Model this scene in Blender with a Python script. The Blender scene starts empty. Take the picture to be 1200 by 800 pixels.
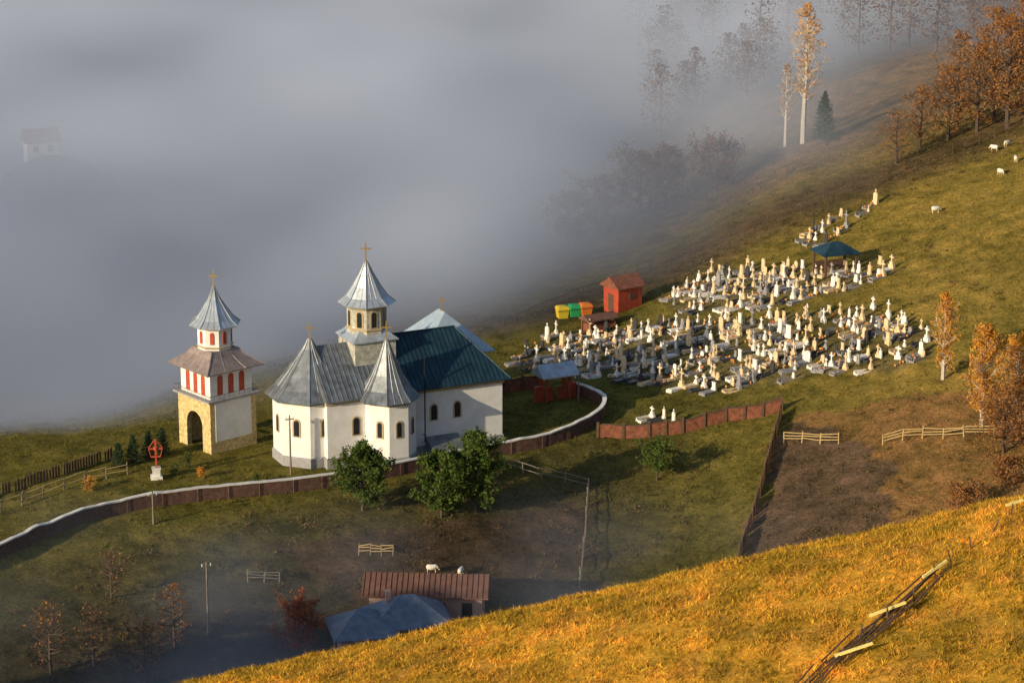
import bpy, math, random, numpy as np
from mathutils import Vector, Matrix
rad=math.radians
random.seed(7); rng=np.random.default_rng(7)
SC=bpy.context.scene
# ------------------------------------------------------------ terrain (metres; church stands near z=0)
def sp(t,w): return w*np.logaddexp(0,t/w)
def ss(a,b,x):
    t=np.clip((x-a)/(b-a),0,1); return t*t*(3-2*t)
SUNAZ=Vector((-.76,-.65,0)).normalized(); EL=rad(16.5)
def Hv(x,y):
    x=np.asarray(x,float); y=np.asarray(y,float)
    h=0.24*sp(x-14,5)+0.05*sp(y,4)*ss(0,40,x)
    f=.6*(x+23)-.8*(y+12.5)
    h=h-0.16*(sp(f-1,2)-0.8*sp(f-55,6))*(1-0.6*ss(5,35,x))
    q=-.436*(x+1)+.9*(y-45)+12*ss(-28,-45,x)
    s=.28+(.07-.28)*ss(-30,12,x)
    h=h-s*(sp(q,6)-sp(q-130,15))
    h=h+.22*sp(y-420,30)
    h=h+33*np.exp(-(((x+66)/24)**2+((y-126)/24)**2))
    p=-.65*x+.76*y; t=.76*x+.65*y
    h=h+51*np.exp(-(((p+24)/21)**2+((t+182)/25)**2))  # unseen hill off to the left, shaped so its shadow covers the lower field
    h=h+74*np.exp(-(((p-102)/24)**2+((t+175)/30)**2))  # second unseen hill, added to put the fog at far left in shade
    far=ss(8,25,np.hypot(x+18,y-2))
    h=h+far*(.12*np.sin(x*.83+np.sin(y*.5)*1.5)*np.sin(y*.71+np.sin(x*.37))+.07*np.sin(x*1.9-y*.8)*np.sin(y*1.7+x*.6))
    return h+.35*np.sin(x*.13+y*.05)*np.sin(y*.11-x*.04+1)*far
def H(x,y):
    x=np.asarray(x,float); y=np.asarray(y,float)
    c=36.35+.24*x+.25*np.sin(x*.5+y*.2)*np.sin(y*.4)+.1*np.sin(x*1.7+y)*np.sin(y*1.3-x*.6)
    hf=c-.15*sp(-(y+130),4)-.6*sp(y+130,4)
    k=1.5
    return k*np.logaddexp(Hv(x,y)/k,hf/k)
def hz(x,y): return float(H(x,y))
# plan positions (x east, y north) of everything that stands on the ground
W=dict(
wall=[(-48.6,-35.6),(-45.2,-29.6),(-41.8,-22.9),(-37.7,-18.6),(-31.8,-15.3),(-23.3,-12.2),(-17.9,-9.9),(-13.1,-7.2),(-8.3,-4.0),(-3.4,-0.6),(3.4,2.6),(7.7,6.5),(9.8,10.9),(8.9,15.1),(6.4,18.4)],
redwall=[(8.6,4.9),(13.7,4.8),(17.1,5.3),(21.5,6.4),(27.1,6.6)],
redwall2=[(-0.9,20.4),(3.1,21.3)],
fieldfence=[(26.9,5.3),(24.7,-5.8),(22.7,-15.0),(20.7,-23.3),(19.5,-32)],
railA=[(26.6,-1.4),(31.5,-5.3)],
railB=[(35.4,-7.9),(39.0,-8.7),(42.7,-10.4),(48.0,-12.0),(52.5,-13.7)],
railC=[(-0.7,-2.4),(2.9,-4.2),(7.4,-5.9),(6.8,-16.2),(6.1,-26.5)],
railL=[(-50.6,-21.3),(-47.5,-16.7),(-44.1,-13.1),(-40.7,-9.5),(-36.9,-7.3)],
railL2=[(-51.6,-16.3),(-48.4,-11.8),(-44.2,-8.0),(-39.2,-2.2)],
hurdle=[(-13.9,-23.2),(-10.8,-23.1)],hurdle2=[(-23.4,-29.5),(-20.6,-29.1)],
ridge=[(-1.0,46.7),(4.0,54.3),(10.4,62.0),(16.8,66.5),(24.0,67.9),(31.1,68.6),(39.6,70.9),(48.4,75.0),(56.6,80.6),(64.4,83.3),(71.2,85.6)],
farfence=[(8,100),(17,101),(27.4,91.8)],
cem1=[(0.0,33.1),(4.8,42.7),(11.6,42.0),(19.1,39.0),(28.0,32.8),(37.8,29),(43.6,21.6),(42.5,10.8),(35,12.5),(26.6,15.6),(22,13.7),(14.4,19.5),(8.2,25.4),(.9,30.3)],
cem2=[(17.3,49.9),(23,55.5),(32.3,48.7),(33.9,45.3),(43.1,42.1),(41.5,36.7),(36.5,34.1),(28.3,36),(18.3,42.8)],
cem3=[(33,55.9),(36.6,62.1),(44.1,65.5),(43.8,61.8),(36.8,53.2)],
cem4=[(13.5,10.7),(17.4,10.5),(17.7,7.4),(13.8,7.6)],
gate=[(4.5,16.8)],booth=[(12.8,49.8)],bins=[(6.7,49.2)],lowroof=[(9.8,42.3)],pavilion=[(36.4,43.1)],cross=[(-34,-8.3)],
poles=[(-21.3,-6.5),(-25.9,-39.1),(-32.8,-20.4),(6.9,15.6)],
conif=[(-38.1,-4.8),(-36.8,-3.7),(-35.5,-2.3),(-34.4,-.5)],
greentrees=[(-14,-14.2),(-6.6,-14.4),(-3.4,-12.7),(14.1,-4.4)],
autumn=[(43.1,5.8),(44.7,-8.2),(49,-2.9),(45.6,-15.1)],
bush=[(40.3,-26.5),(44.7,-22.7),(49.6,1.6),(46.8,-11.5),(49.5,-16)],
misty=[(7.5,93),(11.5,94),(17,97),(20.5,99),(27,97)],
tallbirch=[(39,105),(36.8,106.6)],fir=[(41.5,102.6)],
righttrees=[(48.3,82),(51.9,86.4),(55.5,87),(59.2,87.1),(62.6,84.9),(66.3,84.7),(57.5,93),(62,92),(66.5,91),(70,88),(72,93)],
house=[(-10.9,-40.3)],house2=[(-7.4,-33.4)],
sheep=[(-7.2,-26),(-4.6,-26),(59.4,75.3),(61.1,76),(58.2,63.5),(49.4,55.4),(60.7,67.6)],
redtree=[(-18.1,-40.6),(-30.1,-48.6),(-37.8,-48.6),(-34.6,-46.7),(-28.4,-42.5),(-34.7,-34.9)],
lawnshrubs=[(-39.9,-11.7),(-32.4,-7.1),(-29.8,-7.9),(-31.4,-4.8),(-24.4,-9.1)],
fore=[(13.3,-145.6),(19.7,-138.6),(24.5,-132.1),(15.3,-144.3),(17.2,-141.1)],
brown=[(27.3,4.5),(55.3,1.3),(49.2,-30.8),(20.8,-24.2)],
wedge_shade=[(27,3),(31,-1),(35,-14),(35,-32),(20,-30)],  # outline of the shade painted beside the field fence
dirt=[(1.6,-11.7),(7.4,-7.3),(6.1,-28.1),(-12.8,-30.8),(-23.2,-22.9)],
village=[(-67,127)])

# ------------------------------------------------------------ materials
def mat(name,col,rough=.8,metal=0,var=.25,vscale=1.5,bump=.15,bscale=8,col2=None,spec=.3,trans=0):
    m=bpy.data.materials.new(name);m.use_nodes=True;nt=m.node_tree;b=nt.nodes['Principled BSDF']
    L=nt.links.new
    b.inputs['Roughness'].default_value=rough;b.inputs['Metallic'].default_value=metal
    b.inputs['Specular IOR Level'].default_value=spec
    tc=nt.nodes.new('ShaderNodeNewGeometry')
    n=nt.nodes.new('ShaderNodeTexNoise');n.inputs['Scale'].default_value=vscale;n.inputs['Detail'].default_value=5;n.inputs['Roughness'].default_value=.65
    L(tc.outputs['Position'],n.inputs['Vector'])
    r=nt.nodes.new('ShaderNodeMapRange');r.inputs[1].default_value=.3;r.inputs[2].default_value=.7
    L(n.outputs['Fac'],r.inputs[0])
    mx=nt.nodes.new('ShaderNodeMix');mx.data_type='RGBA'
    L(r.outputs[0],mx.inputs[0])
    c2=col2 or tuple(min(1,c*(1+var)) for c in col)
    c1=col if col2 else tuple(c*(1-var) for c in col)
    mx.inputs[6].default_value=(*c1,1);mx.inputs[7].default_value=(*c2,1)
    L(mx.outputs[2],b.inputs['Base Color'])
    if bump:
        n2=nt.nodes.new('ShaderNodeTexNoise');n2.inputs['Scale'].default_value=bscale;n2.inputs['Detail'].default_value=4
        L(tc.outputs['Position'],n2.inputs['Vector'])
        bp=nt.nodes.new('ShaderNodeBump');bp.inputs['Strength'].default_value=bump;bp.inputs['Distance'].default_value=.1
        L(n2.outputs['Fac'],bp.inputs['Height']);L(bp.outputs[0],b.inputs['Normal'])
    if trans:
        t=nt.nodes.new('ShaderNodeBsdfTranslucent');L(mx.outputs[2],t.inputs[0])
        ms=nt.nodes.new('ShaderNodeMixShader');ms.inputs[0].default_value=trans
        L(b.outputs[0],ms.inputs[1]);L(t.outputs[0],ms.inputs[2]);L(ms.outputs[0],nt.nodes['Material Output'].inputs[0])
    return m
M_white=mat('white_plaster',(.8,.79,.78),.85,col2=(.66,.64,.61),vscale=.9)
M_plinth=mat('grey_plinth',(.3,.3,.31),.9,var=.2)
M_trim=mat('ochre_trim',(.42,.33,.2),.8,var=.15)
M_silver=mat('zinc_roof',(.5,.55,.6),.38,.5,var=.25,vscale=1.2,bump=.1)
M_grey=mat('grey_sheet_roof',(.18,.2,.22),.45,.4,var=.45,vscale=1.1)
M_seam=mat('grey_seam',(.26,.28,.31),.45,.4,var=.3,vscale=1.1)
M_teal=mat('slate_blue_sheet_roof',(.022,.055,.078),.42,.25,var=.5,vscale=.7)
M_tealseam=mat('slate_seam',(.018,.045,.062),.45,.25,var=.2)
M_lblue=mat('pale_blue_roof',(.42,.52,.6),.4,.3,var=.15)
M_dark=mat('dark_glass',(.02,.022,.028),.25,var=.3,spec=.5,bump=0)
M_drum=mat('weathered_ochre_drum',(.4,.39,.33),.85,var=.4,vscale=2.5)
M_gold=mat('gilt_cross',(.75,.5,.15),.35,.8,var=.1,bump=0)
M_stone=mat('yellow_stone',(.55,.42,.2),.9,var=.45,vscale=3,bump=.5,bscale=5)
M_red=mat('red_paint',(.42,.07,.035),.6,var=.3,vscale=3)
M_pinkroof=mat('brown_pink_roof',(.3,.24,.22),.5,.25,var=.3)
M_brownwood=mat('brown_wood',(.11,.065,.04),.85,var=.4,vscale=4)
M_redwood=mat('red_brown_panel',(.22,.08,.045),.8,var=.5,vscale=2)
M_greywood=mat('grey_wood',(.2,.17,.14),.9,var=.35,vscale=5)
M_rail=mat('sunbleached_rail',(.5,.36,.16),.85,var=.3,vscale=6)
M_planky=mat('pale_plank',(.75,.62,.2),.8,var=.15,vscale=6)
M_wallside=mat('brown_retaining_wall',(.11,.06,.045),.9,var=.45,vscale=2.5,bump=.4)
M_cap=mat('white_wall_cap',(.66,.64,.6),.85,var=.2,vscale=1)
M_blueroof=mat('blue_grey_roof',(.13,.17,.24),.5,.3,var=.3)
M_brownroof=mat('brown_tile_roof',(.15,.075,.055),.85,var=.3)
M_pink=mat('pink_plaster',(.42,.29,.26),.9,var=.1)
M_gw=mat('white_marble',(.8,.75,.68),.6,var=.15,vscale=4,bump=0)
M_gc=mat('cream_stone',(.66,.5,.3),.7,var=.3,vscale=4,bump=0)
M_gg=mat('grey_stone',(.26,.25,.25),.7,var=.3,vscale=4,bump=0)
M_gd=mat('dark_marble',(.05,.05,.055),.35,var=.3,vscale=4,bump=0)
M_fl=mat('grave_flowers',(.55,.07,.05),.8,col2=(.7,.5,.1),vscale=2.5,bump=0)
M_yel=mat('yellow_plastic',(.75,.55,.03),.5,var=.05);M_grn=mat('green_plastic',(.03,.35,.12),.5,var=.05);M_org=mat('orange_plastic',(.7,.2,.03),.5,var=.05)
M_bark=mat('bark',(.09,.065,.05),.95,var=.4,vscale=6);M_birch=mat('birch_bark',(.6,.55,.48),.9,col2=(.35,.3,.25),vscale=5)
M_twig=mat('purple_brown_twigs',(.06,.035,.035),.95,var=.3,vscale=2)
M_lmauve=mat('mauve_brown_leaves',(.09,.045,.04),.9,col2=(.16,.08,.05),vscale=.5,bump=0,trans=.15)
M_lgreen=mat('green_leaves',(.035,.08,.012),.75,col2=(.13,.17,.025),vscale=.9,bump=0,trans=.3)
M_ldark=mat('conifer_needles',(.02,.045,.018),.8,col2=(.04,.07,.025),vscale=1,bump=0,trans=.1)
M_lorange=mat('orange_leaves',(.5,.2,.03),.8,col2=(.78,.42,.05),vscale=.8,bump=0,trans=.35)
M_lbrown=mat('brown_leaves',(.26,.1,.035),.85,col2=(.45,.22,.06),vscale=.8,bump=0,trans=.3)
M_lred=mat('red_leaves',(.3,.06,.03),.85,col2=(.3,.12,.05),vscale=.8,bump=0,trans=.3)
M_scrub=mat('scrub_leaves',(.09,.085,.03),.9,col2=(.22,.13,.05),vscale=.4,bump=0,trans=.2)
M_forest=mat('forest_foliage',(.06,.035,.03),.9,col2=(.17,.085,.04),vscale=.1,bump=0)
M_wool=mat('wool',(.7,.66,.58),.95,var=.15,vscale=8)

# ------------------------------------------------------------ mesh builder
class MB:
    def __init__(s): s.v=[];s.f=[]
    def add(s,vs,fs):
        o=len(s.v);s.v+= [tuple(p) for p in vs];s.f+=[tuple(i+o for i in f) for f in fs];return s
    def box(s,c,sz,rz=0):
        cx,cy,cz=c;a,b,d=[q/2 for q in sz];C,S=math.cos(rz),math.sin(rz);vs=[]
        for z in(-d,d):
            for x,y in((-a,-b),(a,-b),(a,b),(-a,b)): vs.append((cx+x*C-y*S,cy+x*S+y*C,cz+z))
        return s.add(vs,[(0,3,2,1),(4,5,6,7),(0,1,5,4),(1,2,6,5),(2,3,7,6),(3,0,4,7)])
    def prof(s,n,pr,cx=0,cy=0,rot=0,cap=True):
        vs=[];fs=[]
        for r,z in pr:
            for i in range(n):
                a=rot+2*math.pi*i/n;vs.append((cx+r*math.cos(a),cy+r*math.sin(a),z))
        for j in range(len(pr)-1):
            for i in range(n):
                k=(i+1)%n;fs.append((j*n+i,j*n+k,(j+1)*n+k,(j+1)*n+i))
        if cap: fs.append(tuple(range(n-1,-1,-1)));fs.append(tuple((len(pr)-1)*n+i for i in range(n)))
        return s.add(vs,fs)
    def tube(s,p0,p1,r0,r1,n=5):
        p0=Vector(p0);p1=Vector(p1);d=(p1-p0)
        if d.length<1e-5:return s
        d.normalize();u=d.orthogonal().normalized();w=d.cross(u);vs=[]
        for p,r in((p0,r0),(p1,r1)):
            for i in range(n):
                a=2*math.pi*i/n;vs.append(p+u*(r*math.cos(a))+w*(r*math.sin(a)))
        fs=[(i,(i+1)%n,n+(i+1)%n,n+i) for i in range(n)]+[tuple(range(n-1,-1,-1)),tuple(range(n,2*n))]
        return s.add(vs,fs)
    def slab(s,o,ang,pts,t0,t1):
        nx,ny=math.cos(ang),math.sin(ang);dx,dy=-ny,nx;n=len(pts);vs=[]
        for t in(t0,t1):
            for a,z in pts: vs.append((o[0]+dx*a+nx*t,o[1]+dy*a+ny*t,o[2]+z))
        fs=[tuple(range(n-1,-1,-1)),tuple(range(n,2*n))]+[(i,(i+1)%n,n+(i+1)%n,n+i) for i in range(n)]
        return s.add(vs,fs)
def archpts(w,h,n=8,c=0):
    r=w/2;p=[(c-r,0),(c+r,0)]
    for i in range(n+1):
        a=math.pi*i/n;p.append((c+r*math.cos(a),h-r+r*math.sin(a)))
    return p
def archwall(mb,o,ang,W_,z0,z1,ops,t):
    xs=[-W_/2];ops=sorted(ops)
    for c,w,zb,zt in ops:
        mb.slab(o,ang,[(xs[-1],z0),(c-w/2,z0),(c-w/2,z1),(xs[-1],z1)],-t,0)
        if zb>z0: mb.slab(o,ang,[(c-w/2,z0),(c+w/2,z0),(c+w/2,zb),(c-w/2,zb)],-t,0)
        r=w/2;N_=8
        for i in range(N_):
            a0=math.pi*(1-i/N_);a1=math.pi*(1-(i+1)/N_)
            x0,x1=c+r*math.cos(a0),c+r*math.cos(a1);y0,y1=zt-r+r*math.sin(a0),zt-r+r*math.sin(a1)
            mb.slab(o,ang,[(x0,y0),(x1,y1),(x1,z1),(x0,z1)],-t,0)
        xs.append(c+w/2)
    mb.slab(o,ang,[(xs[-1],z0),(W_/2,z0),(W_/2,z1),(xs[-1],z1)],-t,0)
def fast_mesh(name,v,f,smooth=False):
    me=bpy.data.meshes.new(name);v=np.asarray(v,'f');f=np.asarray(f,'i');k=f.shape[1]
    me.vertices.add(len(v));me.vertices.foreach_set('co',v.ravel())
    me.loops.add(f.size);me.loops.foreach_set('vertex_index',f.ravel())
    me.polygons.add(len(f));me.polygons.foreach_set('loop_start',np.arange(0,f.size,k,dtype='i'))
    me.update(calc_edges=True)
    if smooth: me.polygons.foreach_set('use_smooth',np.ones(len(f),bool))
    return me
def link(o): SC.collection.objects.link(o);return o
def root(name,loc=(0,0,0),rz=0):
    o=bpy.data.objects.new(name,None);o.empty_display_size=.5;o.location=loc;o.rotation_euler=(0,0,rz);return link(o)
def part(name,parent,mb,m,smooth=False):
    me=bpy.data.meshes.new(name);me.from_pydata([tuple(p) for p in mb.v],[],mb.f);me.update()
    me.materials.append(m)
    if smooth:
        for p in me.polygons:p.use_smooth=True
    o=link(bpy.data.objects.new(name,me));o.parent=parent;return o
def crossmesh(mb,x,y,z,h,t=.09,rz=0):
    mb.box((x,y,z+h/2),(t,t,h),rz);mb.box((x,y,z+h*.66),(h*.55,t*.9,t),rz);mb.prof(8,[(0.02,z-.12),(.14,z-.02),(.14,z+.06),(.02,z+.18)],x,y)

# ------------------------------------------------------------ ground
def pip(px,py,poly):
    r=np.zeros(px.shape,bool);n=len(poly)
    for i in range(n):
        x1,y1=poly[i];x2,y2=poly[(i+1)%n]
        if y1==y2: continue
        c=((y1>py)!=(y2>py))&(px<(x2-x1)*(py-y1)/(y2-y1)+x1);r^=c
    return r
xs=np.concatenate([-150-np.geomspace(900,4,25),np.arange(-150,-70,2.),np.arange(-70,95,.7),np.arange(95,150,2.),150+np.geomspace(4,1200,28)])
ys=np.concatenate([-300-np.geomspace(600,4,20),np.arange(-300,-160,3.),np.arange(-160,110,.7),np.arange(110,320,2.),320+np.geomspace(4,2500,40)])
X,Y=np.meshgrid(xs,ys);Z=H(X,Y);n,m=X.shape
i=np.arange(n*m).reshape(n,m)
me=fast_mesh('ground',np.stack([X,Y,Z],-1).reshape(-1,3),np.stack([i[:-1,:-1],i[:-1,1:],i[1:,1:],i[1:,:-1]],-1).reshape(-1,4),True)
def tint(X,Y):
    wob=1.5*np.sin(X*.6+Y*.3)+1.2*np.sin(Y*.9-X*.4)
    x=X+wob*.5;y=Y+wob*.4
    c=np.empty(X.shape+(3,));c[:]=(.17,.145,.03)
    def lay(mask,col,k=1.):
        mask=np.asarray(mask,float)[...,None]*k
        c[:]=c*(1-mask)+np.array(col)*mask
    q=-.436*(x+1)+.9*(y-45)
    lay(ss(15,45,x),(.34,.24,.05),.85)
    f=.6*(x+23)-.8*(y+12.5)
    lay(ss(1,6,f)*ss(25,5,x),(.105,.09,.03),.8)  # slope below the wall: its shade painted into the tint
    lay(ss(8,16,f)*ss(12,2,x),(.075,.06,.035),.75)  # further down, a deeper step of the same painted shade
    lay(pip(x,y,W['dirt']),(.11,.07,.04),.75)
    lay(pip(x,y,W['brown']),(.31,.17,.06),.85)
    lay(pip(x,y,W['wedge_shade']),(.11,.08,.06),.75)  # dark wedge right of the paling fence: shadow painted as ground colour
    lay(pip(x,y,W['cem1'])|pip(x,y,W['cem2']),(.17,.14,.07),.6)
    lay(ss(-4,6,q)*ss(22,10,q),(.12,.08,.045),.8)
    lay(ss(12,30,q),(.2,.12,.06),.8)
    lay(ss(130,160,y),(.06,.045,.035),.9)
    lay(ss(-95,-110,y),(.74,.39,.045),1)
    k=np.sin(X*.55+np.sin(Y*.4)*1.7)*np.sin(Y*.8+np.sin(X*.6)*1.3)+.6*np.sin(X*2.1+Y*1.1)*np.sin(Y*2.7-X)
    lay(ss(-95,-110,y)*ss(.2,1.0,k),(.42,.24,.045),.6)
    return c
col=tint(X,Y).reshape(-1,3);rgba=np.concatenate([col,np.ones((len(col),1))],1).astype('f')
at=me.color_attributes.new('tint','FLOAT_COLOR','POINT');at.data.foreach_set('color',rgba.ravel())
def ground_mat(name,bump,trans=0):
    m=bpy.data.materials.new(name);m.use_nodes=True;nt=m.node_tree;b=nt.nodes['Principled BSDF'];L=nt.links.new
    b.inputs['Roughness'].default_value=1;b.inputs['Specular IOR Level'].default_value=.05
    a=nt.nodes.new('ShaderNodeVertexColor');a.layer_name='tint'
    g=nt.nodes.new('ShaderNodeNewGeometry');src=a.outputs[0]
    for sc,lo,hi,hu in((.08,.6,1.3,.01),(.45,.5,1.4,.012),(3.,.55,1.35,.004)):
        n=nt.nodes.new('ShaderNodeTexNoise');n.inputs['Scale'].default_value=sc;n.inputs['Detail'].default_value=5;n.inputs['Roughness'].default_value=.7
        L(g.outputs['Position'],n.inputs[0])
        r=nt.nodes.new('ShaderNodeMapRange');r.inputs[1].default_value=.3;r.inputs[2].default_value=.7;r.inputs[3].default_value=lo;r.inputs[4].default_value=hi;L(n.outputs[0],r.inputs[0])
        h=nt.nodes.new('ShaderNodeHueSaturation');L(src,h.inputs['Color']);L(r.outputs[0],h.inputs['Value'])
        r2=nt.nodes.new('ShaderNodeMapRange');r2.inputs[1].default_value=.3;r2.inputs[2].default_value=.7;r2.inputs[3].default_value=.5+hu;r2.inputs[4].default_value=.5-hu;L(n.outputs[0],r2.inputs[0]);L(r2.outputs[0],h.inputs['Hue'])
        src=h.outputs[0]
    L(src,b.inputs['Base Color'])
    if bump:
        n=nt.nodes.new('ShaderNodeTexNoise');n.inputs['Scale'].default_value=1.6;n.inputs['Detail'].default_value=8;n.inputs['Roughness'].default_value=.75;L(g.outputs['Position'],n.inputs[0])
        bp=nt.nodes.new('ShaderNodeBump');bp.inputs['Strength'].default_value=bump;bp.inputs['Distance'].default_value=.35;L(n.outputs[0],bp.inputs['Height']);L(bp.outputs[0],b.inputs['Normal'])
    if trans:
        t=nt.nodes.new('ShaderNodeBsdfTranslucent');L(src,t.inputs[0]);ms=nt.nodes.new('ShaderNodeMixShader');ms.inputs[0].default_value=trans
        L(b.outputs[0],ms.inputs[1]);L(t.outputs[0],ms.inputs[2]);L(ms.outputs[0],nt.nodes['Material Output'].inputs[0])
    return m
me.materials.append(ground_mat('meadow_ground',1.0));link(bpy.data.objects.new('ground',me))
GM=ground_mat('grass_blades',0,.3)
def grass(name,n,x0,x1,y0,y1,h0,h1,wd,excl=None,bright=1.15,clump=None,B=4):
    x=rng.uniform(x0,x1,n);y=rng.uniform(y0,y1,n)
    if clump:
        k=np.sin(x*1.7+np.sin(y*1.1)*2)+np.sin(y*2.3+np.sin(x*.9)*2)+rng.normal(0,.8,n);s=k>clump;x=x[s];y=y[s]
    if excl is not None: s=~excl(x,y);x=x[s];y=y[s]
    n=len(x);sc=np.repeat(rng.uniform(.6,1.4,n),B)
    x=np.repeat(x,B)+rng.normal(0,wd*1.5,n*B);y=np.repeat(y,B)+rng.normal(0,wd*1.5,n*B);z=H(x,y)-.03
    a=rng.uniform(0,2*np.pi,n*B);h=rng.uniform(h0,h1,n*B)*sc;w=wd*rng.uniform(.5,1.2,n*B)
    lean=rng.normal(0,.7,(2,n*B))*h
    v=np.stack([np.stack([x-w*np.cos(a),y-w*np.sin(a),z],-1),np.stack([x+w*np.cos(a),y+w*np.sin(a),z],-1),np.stack([x+lean[0],y+lean[1],z+h],-1)],1)
    N_=n*B;me=fast_mesh(name,v.reshape(-1,3),np.arange(N_*3).reshape(-1,3))
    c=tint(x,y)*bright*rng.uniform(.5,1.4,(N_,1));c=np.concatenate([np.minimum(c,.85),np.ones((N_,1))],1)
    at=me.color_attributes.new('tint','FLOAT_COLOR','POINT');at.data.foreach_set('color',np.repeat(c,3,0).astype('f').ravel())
    me.materials.append(GM);link(bpy.data.objects.new(name,me))
grass('dry_hill_grass',62000,-22,30,-158,-122,.06,.24,.035,clump=-1.2,B=5)
def ex(x,y): return (np.hypot(x+20,y+1)<5)|(np.hypot(x+11,y-3)<7)|(np.hypot(x+29,y-3.4)<3.5)|((x<18)&(y>60))
grass('meadow_grass',75000,-62,80,-48,100,.08,.3,.06,ex,1.1,clump=-.6)

# ------------------------------------------------------------ church
CH=root('church',(-14.2,1.6,0),rad(25))
w=MB();w.box((3.3,0,2.7),(18.6,8.6,8.4));w.prof(8,[(3.75,-1.5),(3.75,6.6)],-6,0,rad(22.5))
for sv in(-1,1): w.prof(8,[(2.6,-1.5),(2.6,6.6)],.4,4.5*sv,rad(22.5))
w.box((11.2,7.4,3.2),(7,6.2,8.6));part('walls',CH,w,M_white)
w=MB();w.box((3.3,0,-.25),(18.84,8.84,2.5));w.prof(8,[(3.9,-1.5),(3.9,.9),(3.78,1.0)],-6,0,rad(22.5))
for sv in(-1,1): w.prof(8,[(2.75,-1.5),(2.75,.92),(2.62,1.02)],.4,4.5*sv,rad(22.5))
part('plinth',CH,w,M_plinth)
w=MB();w.box((3.3,0,6.6),(18.9,8.9,.42));w.prof(8,[(3.8,6.25),(4.0,6.6)],-6,0,rad(22.5))
for sv in(-1,1): w.prof(8,[(2.64,6.25),(2.85,6.6)],.4,4.5*sv,rad(22.5))
part('cornice',CH,w,M_trim)
def roofhalf(mb,u0,u1,r0,r1,ev,ez,rz_):
    vs=[(u0,-ev,ez),(u1,-ev,ez),(u1,ev,ez),(u0,ev,ez),(r0,0,rz_),(r1,0,rz_),(u0,-ev,ez-.14),(u1,-ev,ez-.14),(u1,ev,ez-.14),(u0,ev,ez-.14)]
    mb.add(vs,[(0,1,5,4),(1,2,5),(2,3,4,5),(3,0,4),(6,9,8,7),(0,6,7,1),(1,7,8,2),(2,8,9,3),(3,9,6,0)])
w=MB();roofhalf(w,2.2,13.2,2.2,9.3,4.95,6.95,11.4);part('nave_roof',CH,w,M_teal)
w=MB()
for k in range(23):
    u=2.4+k*.48;t=1 if u<=9.3 else (13.2-u)/3.9
    for sv in(-1,1): w.tube((u,sv*4.95,6.99),(u,sv*4.95*(1-t),6.99+4.45*t),.035,.035,4)
for k in range(19):
    v=-4.5+k*.5;t=1-abs(v)/4.95;w.tube((13.2,v,6.99),(13.2-3.9*t,v,6.99+4.45*t),.035,.035,4)
for sv in(-1,1): w.tube((13.2,sv*4.95,6.97),(9.3,0,11.45),.08,.08,5)
w.tube((2.2,0,11.45),(9.3,0,11.45),.1,.1,5);part('nave_roof_seams',CH,w,M_tealseam)
w=MB();roofhalf(w,-6.2,2.19,-6.2,2.19,4.85,6.85,11.2);part('chancel_roof',CH,w,M_grey)
w=MB()
for k in range(17):
    u=-6+k*.5
    for sv in(-1,1): w.tube((u,sv*4.85,6.89),(u,0,11.24),.03,.03,4)
part('chancel_roof_seams',CH,w,M_seam)
def cone(mb,seam,n,pr,cx,cy,rot):
    mb.prof(n,pr,cx,cy,rot)
    for i in range(n):
        a=rot+2*math.pi*i/n
        for j in range(1,len(pr)-1):
            (r0,z0),(r1,z1)=pr[j],pr[j+1];seam.tube((cx+r0*math.cos(a),cy+r0*math.sin(a),z0+.02),(cx+r1*math.cos(a),cy+r1*math.sin(a),z1+.02),.05,.05,4)
            b=rot+2*math.pi*(i+1)/n
            for s_ in(.33,.67):
                p0=[r0*(math.cos(a)*(1-s_)+math.cos(b)*s_),r0*(math.sin(a)*(1-s_)+math.sin(b)*s_)];p1=[r1*(math.cos(a)*(1-s_)+math.cos(b)*s_),r1*(math.sin(a)*(1-s_)+math.sin(b)*s_)]
                seam.tube((cx+p0[0],cy+p0[1],z0+.01),(cx+p1[0],cy+p1[1],z1+.01),.025,.025,3)
w=MB();sm=MB()
cone(w,sm,8,[(4.45,6.5),(4.5,6.62),(3.5,7.5),(2.5,8.7),(1.6,9.9),(.75,11.0),(.16,12.0)],-6,0,rad(22.5))
cone(w,sm,8,[(3.15,6.5),(3.2,6.62),(2.3,7.6),(1.5,9.0),(.8,10.6),(.14,12.3)],.2,-4.5,rad(22.5))
cone(w,sm,8,[(3.15,6.5),(3.2,6.62),(2.3,7.6),(1.5,8.8),(.8,10.0),(.14,11.2)],.2,4.5,rad(22.5))
part('apse_roofs',CH,w,M_grey);part('apse_roof_seams',CH,sm,M_seam)
w=MB();w.box((0,0,9.4),(4.3,4.3,4.6));w.prof(8,[(1.95,11.6),(1.95,15.1)],0,0,rad(22.5));part('tower_drum',CH,w,M_drum)
w=MB();w.prof(4,[(3.35,11.5),(3.4,11.62),(2.7,12.0),(2.0,12.5)],0,0,rad(45))
sm=MB();cone(w,sm,8,[(2.75,14.95),(2.85,15.08),(2.05,15.7),(1.38,16.7),(.7,17.9),(.12,19.1)],0,0,rad(22.5))
part('tower_roof',CH,w,M_silver);part('tower_roof_seams',CH,sm,M_seam)
w=MB();fr=MB();ap=1.95*math.cos(rad(22.5))
for k in range(8):
    a=rad(45*k);o=(ap*math.cos(a),ap*math.sin(a),12.75)
    fr.slab(o,a,archpts(.78,1.8),0,.05);w.slab((o[0],o[1],12.85),a,archpts(.5,1.55),0,.07)
fr.prof(8,[(2.0,12.45),(2.08,12.6),(2.0,12.7)],0,0,rad(22.5));fr.prof(8,[(2.0,14.6),(2.2,14.85),(2.2,14.94)],0,0,rad(22.5))
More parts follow.
